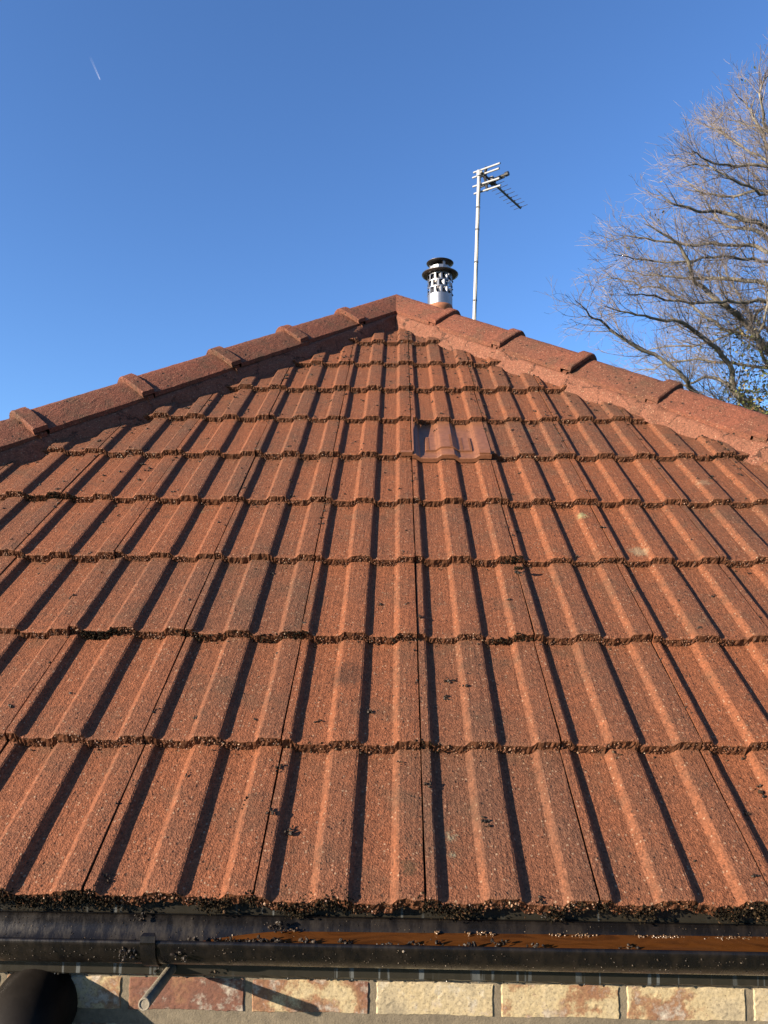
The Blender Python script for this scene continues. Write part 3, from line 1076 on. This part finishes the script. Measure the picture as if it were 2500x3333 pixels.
water = mb.build('rain_water', water_material(), None, True)
tag(water, 'muddy orange rain water lying in the black gutter', 'rain water', None, 'stuff')

# froth on the water
M_FOAM = simple('froth', (0.11, 0.07, 0.04), 0.15, 0, 200, 0.4)
mb = MB()
for (px, n_, ln) in ((1563, 26, 0.022), (1835, 10, 0.010), (1912, 24, 0.018), (2100, 6, 0.006), (2180, 34, 0.03), (2412, 44, 0.045), (935, 14, 0.012), (1425, 8, 0.006)):
    x0 = at_y(px, 3060, Y_GC + 0.02).x
    C_ = np.stack([x0 + rng.normal(0, ln * 0.55, n_), Y_GC + 0.040 + rng.normal(0, 0.0025, n_), np.full(n_, Z_WA + 0.002)], -1)
    pebbles(mb, C_, rng.uniform(0.0010, 0.0026, n_), 0, None, 0.1)
foam = mb.build('froth', M_FOAM, None, True)
tag(foam, 'pale bubbles of froth floating along the back of the muddy water', 'froth', None, 'stuff')

# ------------------------------------------------------------------ moss, litter and grit (nobody could count it)
mb = MB()
n_ = 26000
u = rng.uniform(-1.25, 1.25, n_)
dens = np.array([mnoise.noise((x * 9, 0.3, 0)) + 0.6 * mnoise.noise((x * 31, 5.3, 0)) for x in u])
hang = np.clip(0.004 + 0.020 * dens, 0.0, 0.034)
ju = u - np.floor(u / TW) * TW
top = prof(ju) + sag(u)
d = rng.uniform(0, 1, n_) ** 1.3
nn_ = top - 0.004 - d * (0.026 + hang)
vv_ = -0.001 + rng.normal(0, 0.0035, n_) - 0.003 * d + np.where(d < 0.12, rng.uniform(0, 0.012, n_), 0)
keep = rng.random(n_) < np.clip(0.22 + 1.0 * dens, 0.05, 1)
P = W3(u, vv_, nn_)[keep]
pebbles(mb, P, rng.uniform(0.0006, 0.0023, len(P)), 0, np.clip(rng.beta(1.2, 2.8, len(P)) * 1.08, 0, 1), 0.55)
# moss cushions on some of the tails higher up
for (x, y, k, rad) in ((355, 2025, 220, 0.05), (300, 2045, 120, 0.03), (180, 1610, 140, 0.03), (215, 1630, 80, 0.02), (980, 2050, 120, 0.05), (1000, 2405, 60, 0.03), (860, 2050, 90, 0.05), (1660, 2055, 120, 0.05), (1680, 1825, 90, 0.03),
                       (120, 1600, 90, 0.05), (640, 2050, 90, 0.06), (1410, 2420, 60, 0.03), (2330, 1490, 70, 0.04), (2420, 1500, 60, 0.04), (1310, 2050, 60, 0.04), (1690, 1855, 70, 0.012)):
    dr = RIGHT * ((x - 1250) / F_PX) + DOWN * ((y - 1666.5) / F_PX) + FWD
    nv = Vector((0, -sT, cT))
    t = (-0.012 - CAM.dot(nv)) / dr.dot(nv)
    h = CAM + dr * t
    uu, vv = h.x, h.y * cT + h.z * sT
    q = np.stack([uu + rng.normal(0, rad * 0.6, k), np.full(k, round(vv / GA) * GA if rad > 0.012 else vv) + rng.normal(0, 0.003, k), np.zeros(k)], -1)
    jj = q[:, 0] - np.floor(q[:, 0] / TW) * TW
    nz = prof(jj) + sag(q[:, 0]) - rng.uniform(0, 0.028, k) if rad > 0.012 else prof(jj) + sag(q[:, 0]) - 0.004 + rng.uniform(0, 0.008, k)
    pebbles(mb, W3(q[:, 0], q[:, 1], nz), rng.uniform(0.0010, 0.0030, k), 0, np.clip(rng.beta(1.1, 3.0, k), 0, 1))
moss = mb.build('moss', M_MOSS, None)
tag(moss, 'black crumbly moss crusting the lowest tile edges above the gutter', 'moss', None, 'stuff')

mb = MB()


def surf_n(u, v):
    c_ = np.floor(v / GA)
    return prof(u - np.floor(u / TW) * TW) - STEP * (v - c_ * GA) / GA + sag(u)


for k in range(1000):
    v = rng.uniform(0.02, 3.3) if rng.random() < 0.6 else rng.uniform(1.2, 3.4)
    a, b = ulim_front(v)
    r_ = rng.random()
    if r_ < 0.55:
        u = rng.uniform(a + 0.1, b - 0.1)
    elif r_ < 0.78:
        u = np.round(rng.uniform(a + 0.1, b - 0.1) / TW) * TW + rng.normal(0, 0.004)
    else:
        u = (a + rng.uniform(0.12, 0.4)) if rng.random() < 0.5 else (b - rng.uniform(0.12, 0.4))
    m_ = int(rng.integers(1, 6))
    cu, cv = u + rng.normal(0, 0.004, m_), v + rng.normal(0, 0.004, m_)
    rr = rng.uniform(0.0013, 0.0036, m_)
    pebbles(mb, W3(cu, cv, surf_n(cu, cv) + rr * 0.5), rr, 0, np.clip(rng.beta(1, 3, m_), 0, 0.93 if rng.random() < 0.96 else 1), 0.5)
# named clumps in the photograph: dead twigs and leaves caught in the channels
for (x, y, k) in ((1455, 2260, 14), (1460, 2200, 8), (945, 2695, 16), (790, 2605, 7), (1390, 2548, 10), (1580, 2675, 9), (880, 2642, 6), (1690, 1860, 18), (1765, 2935, 12), (1032, 2345, 8), (235, 1945, 7), (610, 1925, 7), (1480, 2200, 6), (2440, 2640, 7), (2480, 2555, 8), (1240, 1960, 6)):
    dr = RIGHT * ((x - 1250) / F_PX) + DOWN * ((y - 1666.5) / F_PX) + FWD
    nv = Vector((0, -sT, cT))
    t = (-0.018 - CAM.dot(nv)) / dr.dot(nv)
    h = CAM + dr * t
    uu, vv = h.x + rng.normal(0, 0.0045, k), h.y * cT + h.z * sT + rng.normal(0, 0.0055, k)
    rr = rng.uniform(0.0012, 0.0036, k)
    pebbles(mb, W3(uu, vv, surf_n(uu, vv) + rr * 0.7), rr, 0, rng.uniform(0, 0.5, k), 0.6)
# crumbs lying in the lap above each tail
for k in range(900):
    c_ = int(rng.integers(1, 10))
    a, b = ulim_front(c_ * GA)
    u = rng.uniform(a + 0.05, b - 0.05, 1)
    v = np.array([c_ * GA - abs(rng.normal(0.006, 0.006)) - 0.004])
    rr = rng.uniform(0.0012, 0.0030, 1)
    pebbles(mb, W3(u, v, surf_n(u, v) + rr * 0.4), rr, 0, rng.uniform(0.2, 0.9, 1), 0.5)
deb = mb.build('leaf_litter', M_DEB, None)
tag(deb, 'scattered dark crumbs of dead leaf and moss lying on the roof tiles', 'leaf litter', None, 'stuff')

mb = MB()
# grit on the gutter's back, lip and outer face, and on the fascia
k = 900
x = rng.uniform(-0.85, 0.9, k)
t = np.concatenate([rng.uniform(0.05, 0.95, k // 2), rng.uniform(math.pi - 0.75, math.pi + 0.0, k - k // 2)])
ins = np.arange(k) < k // 2
rr_ = np.where(ins, GR - 0.003, GR + 0.0008)
P = np.stack([x, Y_GC + rr_ * np.cos(t), Z_R - rr_ * np.sin(t)], -1)
pebbles(mb, P, rng.uniform(0.0004, 0.0011, k) * np.where(rng.random(k) < 0.05, 2.0, 1), 0, rng.beta(1.2, 1.6, k))
for (px, py, kk, yy_) in ((900, 3070, 60, Y_GC + 0.0), (850, 3065, 40, Y_GC), (700, 3068, 24, Y_GC), (600, 3066, 20, Y_GC), (790, 3070, 20, Y_GC), (1420, 3075, 14, Y_GC), (1630, 3070, 12, Y_GC), (1880, 3095, 18, Y_GC - 0.02), (1260, 3080, 24, Y_GC - 0.02), (1290, 3085, 10, Y_GC - 0.02), (905, 3020, 26, Y_GC + 0.03), (1000, 3066, 30, Y_GC + 0.0), (1130, 3072, 26, Y_GC), (1350, 3072, 22, Y_GC), (1530, 3078, 18, Y_GC - 0.01), (1750, 3080, 16, Y_GC - 0.01), (2050, 3084, 14, Y_GC), (650, 3070, 30, Y_GC), (750, 3068, 30, Y_GC),
                          (455, 2980, 14, Y_GC + 0.04), (405, 3090, 18, Y_GC - GR), (420, 3110, 18, Y_GC - GR), (580, 3110, 14, Y_GC - GR), (525, 3160, 10, Y_F), (710, 3165, 10, Y_F), (1805, 2985, 20, Y_GC + 0.045)):
    h = at_y(px, py, yy_)
    q = np.stack([h.x + rng.normal(0, 0.009, kk), h.y + rng.normal(0, 0.003, kk), h.z + rng.normal(0, 0.0035, kk)], -1)
    pebbles(mb, q, rng.uniform(0.0010, 0.0034, kk), 0, rng.beta(1, 2.6, kk), 0.5)
grit = mb.build('washed_grit', M_GRIT, None)
tag(grit, 'specks and clots of washed down grit stuck to the gutter and fascia', 'grit', None, 'stuff')

# ------------------------------------------------------------------ pipes under the gutter
M_STUB = simple('mortar_splashed_pipe', (0.15, 0.13, 0.095), 0.85, 0, 90, 0.4, 0.7, 220)
tip = at_y(470, 3268, Y_W - 0.150)
stub = empty('overflow_pipe', (tip.x, Y_W, tip.z), 'short pale mortar splashed pipe stub sticking out of the wall below the gutter', 'pipe')
mb = MB()
ps = [Vector((tip.x + 0.006, Y_W + 0.02, tip.z - 0.012)), Vector((tip.x + 0.004, Y_W - 0.06, tip.z - 0.006)), tip]
mb.tube(ps, [0.0090, 0.0094, 0.0100], 14, False)
mb.lathe([(0.0100, 0.0), (0.0096, 0.002), (0.0072, 0.0018), (0.0068, -0.02)], (0, 0, 0), 14)
# turn the lathed rim to face along the pipe
axis = (ps[2] - ps[1]).normalized()
q = axis.to_track_quat('Z', 'Y').to_matrix()
mb.v[-1] = np.array([tuple(q @ Vector(p) + tip) for p in mb.v[-1]])
mb.build('pipe_barrel', M_STUB, stub, True)
mb = MB()
mb.tube([tip - axis * 0.012, tip + axis * 0.0005], 0.0080, 14)
mb.build('mortar_plug', M_STUB, stub)

M_PIPE = simple('dusty_black_pipe', (0.008, 0.0065, 0.0055), 0.6, 0, 18, 0.6, 0.15, 40, 0.12)
pc = at_y(95, 3300, -0.02)
pipe = empty('waste_pipe', (pc.x, Y_W, Z_G), 'thick dusty black waste pipe with a rounded elbow on the wall at lower left', 'pipe')
mb = MB()
PR = 0.072
arc = []
for t in np.linspace(0, math.pi / 2, 12):
    arc.append(Vector((pc.x - 0.03, Y_W - 0.005 - 0.085 * math.sin(t), Z_FB - 0.062 - 0.085 * (1 - math.cos(t)))))
arc = [Vector((pc.x - 0.03, Y_W + 0.03, Z_FB - 0.062))] + arc
mb.tube(arc, PR, 28, False)
mb.build('elbow', M_PIPE, pipe, True)
mb = MB()
mb.tube([arc[-1] + Vector((0, 0, 0.002)), arc[-1] - Vector((0, 0, 0.03))], PR + 0.007, 28)
mb.build('socket', M_PIPE, pipe, True)
mb = MB()
mb.tube([arc[-1], Vector((arc[-1].x, arc[-1].y, Z_G))], PR - 0.002, 28)
mb.build('pipe_barrel', M_PIPE, pipe, True)

# ------------------------------------------------------------------ ground
mb = MB()
mb.add([(-4000, -4000, Z_G), (4000, -4000, Z_G), (4000, 4000, Z_G), (-4000, 4000, Z_G)], [(0, 1, 2, 3)])
ground = mb.build('ground', simple('lawn_and_earth', (0.055, 0.062, 0.025), 0.95, 0, 0.6, 0.4, 0.5, 8))
tag(ground, kind='structure')

# ------------------------------------------------------------------ bare tree
TD = 19.0
tx = at_depth(2690, 1700, TD)
tree = empty('bare_tree', (tx.x, tx.y, Z_G), 'tall leafless spreading winter tree behind the roof on the right', 'tree')


def bark_material(name, a, b, rough=0.85):
    mt, nt, p = new_mat(name)
    co = N(nt, 'ShaderNodeTexCoord').outputs['Object']
    n = noise(nt, co, 5.0, 6, 0.7).outputs['Fac']
    lk(nt, ramp(nt, n, [(0.36, a), (0.52, tuple(0.6 * x + 0.4 * y for x, y in zip(a, b))), (0.66, b)]), p.inputs['Base Color'])
    p.inputs['Roughness'].default_value = rough
    return mt


M_BARK = bark_material('lichened_bark', (0.070, 0.063, 0.048), (0.215, 0.196, 0.150))
M_TWIG = bark_material('twig_bark', (0.085, 0.066, 0.058), (0.205, 0.178, 0.148))
M_LEAF = grains('ivy_leaf', [(0.0, (0.025, 0.032, 0.009)), (0.6, (0.07, 0.08, 0.02)), (0.85, (0.13, 0.11, 0.03)), (1.0, (0.12, 0.06, 0.03))], 0.4)


def C3(cx, cy, dep):
    return at_depth(1750 + cx / 1.843, 150 + cy / 1.843, dep)


def curve(pts, step=0.25):
    """smooth 3D path through the points"""
    pts = [np.array(p) for p in pts]
    P = [2 * pts[0] - pts[1]] + pts + [2 * pts[-1] - pts[-2]]
    out = []
    for i in range(1, len(P) - 2):
        n = max(2, int(np.linalg.norm(P[i + 1] - P[i]) / step))
        for k in range(n):
            t = k / n
            out.append(0.5 * ((2 * P[i]) + (-P[i - 1] + P[i + 1]) * t + (2 * P[i - 1] - 5 * P[i] + 4 * P[i + 1] - P[i + 2]) * t * t + (-P[i - 1] + 3 * P[i] - 3 * P[i + 1] + P[i + 2]) * t ** 3))
    out.append(pts[-1])
    return np.array(out)


tr_rng = np.random.default_rng(21)
trunk_pts = [Vector((tx.x + 0.2, tx.y, Z_G)), C3(1720, 2700, TD), C3(1700, 2200, TD), C3(1640, 1700, TD - 0.2), C3(1600, 1250, TD + 0.2), C3(1560, 850, TD), C3(1500, 500, TD + 0.2), C3(1450, 250, TD)]
TP = curve(trunk_pts, 0.4)
mb = MB()
tr_ = np.interp(np.linspace(0, 1, len(TP)), [0, 0.05, 0.4, 0.7, 1], [0.42, 0.33, 0.24, 0.13, 0.03])
mb.tube(TP, tr_, 14, False)
trunk = mb.build('trunk', M_BARK, tree, True)

LIMBS = [  # crop pixels from the trunk outwards, base radius, depth drift
    ([(1690, 2080), (1382, 1830), (1230, 1640), (1100, 1540), (1000, 1450), (930, 1400), (905, 1290), (850, 1200), (740, 1110), (640, 1065)], 0.135, -1.6),
    ([(1640, 1560), (1382, 1430), (1200, 1400), (1050, 1390), (880, 1390), (700, 1375), (520, 1345)], 0.085, 0.8),
    ([(1610, 1290), (1382, 1100), (1250, 1040), (1100, 1000), (950, 985), (800, 930), (710, 860)], 0.090, -0.9),
    ([(1600, 1330), (1382, 1160), (1280, 1095), (1150, 1080), (1060, 1010), (980, 850)], 0.075, 1.8),
    ([(1700, 2330), (1230, 2120), (1150, 1900), (1000, 1750), (850, 1660), (600, 1612), (400, 1560)], 0.110, -2.4),
    ([(1700, 2420), (1000, 2110), (880, 1990), (700, 1850), (560, 1790), (450, 1710), (340, 1630), (225, 1525)], 0.100, -2.0),
    ([(1680, 2050), (1382, 1935), (1100, 1900), (900, 1880), (700, 1930), (560, 1960)], 0.060, 1.6),
    ([(1560, 830), (1382, 610), (1340, 520), (1300, 440), (1250, 350), (1190, 290)], 0.055, 0.6),
    ([(1530, 700), (1382, 510), (1335, 350), (1340, 240), (1390, 170)], 0.050, -0.8),
    ([(1570, 900), (1382, 730), (1200, 720), (1050, 700), (930, 630)], 0.055, -1.6),
    ([(1590, 1050), (1382, 870), (1200, 905), (1000, 885), (870, 790)], 0.060, 1.0),
    ([(1610, 1380), (1382, 1250), (1300, 1200), (1100, 1190), (880, 1190), (600, 1150), (430, 1170)], 0.070, -0.4),
    ([(1700, 2300), (1260, 2170), (1180, 2065), (1050, 1990), (880, 2035), (700, 2060)], 0.095, 0.9),
    ([(1680, 1950), (1382, 1700), (1290, 1620), (1200, 1500), (1160, 1400), (1100, 1300)], 0.070, 2.4),
    ([(1640, 1600), (1382, 1560), (1200, 1700), (1000, 1790), (760, 1800), (600, 1850)], 0.055, 2.6),
    ([(1550, 760), (1382, 520), (1250, 470), (1120, 420)], 0.040, 1.6),
    ([(1640, 1620), (1382, 1530), (1180, 1540), (900, 1540), (700, 1500), (520, 1480)], 0.060, -3.0),
    ([(1690, 2200), (1450, 2000), (1330, 1800), (1380, 1550), (1360, 1380)], 0.080, -1.0),
    ([(1590, 1000), (1382, 900), (1150, 790), (980, 710), (860, 735)], 0.045, -1.2),
    ([(1560, 850), (1382, 690), (1230, 610), (1100, 510), (1020, 480)], 0.040, 1.2),
    ([(1610, 1350), (1382, 1300), (1100, 1260), (850, 1295), (650, 1285), (460, 1250)], 0.050, -2.0),
    ([(1680, 2000), (1382, 1800), (1100, 1680), (800, 1480), (620, 1440), (480, 1390), (380, 1420)], 0.060, 1.8),
    # the far side, outside the picture
    ([(1640, 1800), (1900, 1500), (2150, 1300), (2400, 1250)], 0.10, 0.5),
    ([(1620, 1500), (1850, 1100), (2050, 900), (2250, 800)], 0.08, -1.5),
    ([(1690, 2200), (2000, 1900), (2300, 1800), (2600, 1750)], 0.11, 1.5),
    ([(1560, 900), (1720, 600), (1850, 450)], 0.05, 0.0),
    ([(1640, 1800), (1600, 1500), (1560, 1300), (1500, 1100)], 0.09, -4.0),
]


def wander(p, d, L, segs, up, jit):
    """a gently curving shoot"""
    out = [np.array(p)]
    d = np.array(d, float)
    for k in range(segs):
        d = d + tr_rng.normal(0, jit, 3) + np.array([0, 0, up])
        d /= np.linalg.norm(d)
        out.append(out[-1] + d * (L / segs))
    return np.array(out)


def side_dir(t, ang):
    r = tr_rng.normal(0, 1, 3)
    r -= t * r.dot(t)
    r /= np.linalg.norm(r) + 1e-9
    d = t * math.cos(ang) + r * math.sin(ang)
    return d / np.linalg.norm(d)


crown = MB()
tips = []
for pts, rad, drift in LIMBS:
    k = len(pts)
    P3 = [C3(x, y, TD + drift * (i / (k - 1)) + (tr_rng.normal(0, 0.15) if i else 0)) for i, (x, y) in enumerate(pts)]
    P3[0] = Vector(tuple(TP[np.argmin(np.linalg.norm(TP - np.array(P3[0]), axis=1))]))
    Q = curve(P3, 0.22)
    Q[1:-1] += tr_rng.normal(0, 0.02, Q[1:-1].shape)
    L = np.linalg.norm(np.diff(Q, axis=0), axis=1).sum()
    s = np.linspace(0, 1, len(Q))
    rr = rad * (1 - s) ** 0.75 + 0.010
    mb = MB()
    mb.tube(Q, rr * 0.82, 8, False)
    mb.build('limb', M_BARK, tree, True)
    T = np.gradient(Q, axis=0)
    T /= np.linalg.norm(T, axis=1)[:, None]
    nb = int(L / 0.165)
    for q in range(nb):
        f = tr_rng.uniform(0.12, 1.0)
        i = int(f * (len(Q) - 1))
        l1 = tr_rng.uniform(0.8, 2.2) * (1.15 - 0.68 * f)
        d1 = side_dir(T[i], tr_rng.uniform(0.35, 0.85))
        d1[2] += 0.12
        B = wander(Q[i], d1, l1, 7, 0.055, 0.075)
        r0 = min(rr[i] * 0.42, 0.0135 * (0.5 + l1 / 2.5))
        crown.tube(B, np.linspace(r0 * 0.85, 0.0040, len(B)), 4, False)
        TB = np.gradient(B, axis=0)
        TB /= np.linalg.norm(TB, axis=1)[:, None]
        for q2 in range(int(l1 / 0.14)):
            f2 = tr_rng.uniform(0.1, 1)
            i2 = int(f2 * 7)
            l2 = tr_rng.uniform(0.3, 0.8) * (1.1 - 0.4 * f2)
            Cb = wander(B[i2], side_dir(TB[i2], tr_rng.uniform(0.4, 0.95)), l2, 4, 0.04, 0.11)
            crown.tube(Cb, np.linspace(0.0042, 0.0024, 5), 3, False)
            TC = Cb[-1] - Cb[-2]
            TC /= np.linalg.norm(TC)
            for q3 in range(tr_rng.integers(1, 4)):
                i3 = int(tr_rng.integers(1, 5))
                Db = wander(Cb[i3], side_dir(TC, tr_rng.uniform(0.35, 0.8)), tr_rng.uniform(0.12, 0.38), 2, 0.05, 0.08)
                crown.tube(Db, np.array([0.0035, 0.003, 0.0024]), 3, False)
crown.build('crown', M_TWIG, tree)

# ivy and the last leaves, low in the crown
mb = MB()


def leaves(cen, n, spread, size):
    c_ = np.array(cen) + tr_rng.normal(0, 1, (n, 3)) * np.array(spread)
    a = tr_rng.normal(0, 1, (n, 3))
    a /= np.linalg.norm(a, axis=1)[:, None]
    b = np.cross(a, tr_rng.normal(0, 1, (n, 3)))
    b /= np.linalg.norm(b, axis=1)[:, None]
    sz = tr_rng.uniform(0.6, 1.2, (n, 1)) * size
    V = np.stack([c_ - a * sz, c_ + b * sz * 0.55, c_ + a * sz, c_ - b * sz * 0.55], 1)
    mb.add(V.reshape(-1, 3), np.arange(n * 4).reshape(-1, 4), None, 0, np.repeat(tr_rng.random(n), 4))


for (x, y, n, sp) in ((1200, 1830, 60, 0.25), (1150, 1760, 50, 0.2), (1250, 1900, 70, 0.3), (1330, 2000, 160, 0.35), (1280, 2060, 160, 0.35), (1180, 2080, 120, 0.25), (1350, 2130, 200, 0.35), (1250, 2150, 150, 0.25), (1380, 1850, 120, 0.4), (1420, 2050, 200, 0.5),
                      (1100, 1800, 30, 0.3), (980, 1310, 14, 0.3), (1300, 1740, 50, 0.3), (540, 1220, 4, 0.05), (280, 1410, 3, 0.05), (410, 1440, 6, 0.15), (1270, 190, 6, 0.15), (700, 1030, 8, 0.2), (850, 1580, 6, 0.2)):
    leaves(C3(x, y, TD - 0.6), n, (sp, sp * 1.6, sp), 0.05)
mb.build('ivy_leaves', M_LEAF, tree)

# ------------------------------------------------------------------ vapour trail far up in the sky


def trail_material():
    mt, nt, p = new_mat('ice_cloud')
    p.inputs['Base Color'].default_value = (0.9, 0.9, 0.9, 1)
    p.inputs['Roughness'].default_value = 1.0
    a = attr(nt, 'rnd')
    lk(nt, a, p.inputs['Alpha'])
    return mt


CT = 14000.0
h0, h1 = at_depth(326, 260, CT), at_depth(292, 182, CT * 1.05)
cn = empty('vapour_trail', tuple(h0), 'short thin white vapour trail alone in the blue sky', 'contrail')
perp = (h1 - h0).cross(FWD).normalized()
for sgn in (-1, 1):
    mb = MB()
    k = 24
    t = np.linspace(0, 1, k)
    pts = [h0 + (h1 - h0) * a + perp * (sgn * (5 + 9 * a)) for a in t]
    rad = 5.5 + 6 * t
    rad[0] = 2
    n0 = 0
    mb.tube(pts, rad, 10, False)
    al = np.interp(t, [0, 0.04, 0.35, 0.8, 1], [0.045, 0.065, 0.032, 0.010, 0.0])
    mb.r[0] = np.repeat(al, 10)
    mb.build('vapour_strand', trail_material(), cn, True)
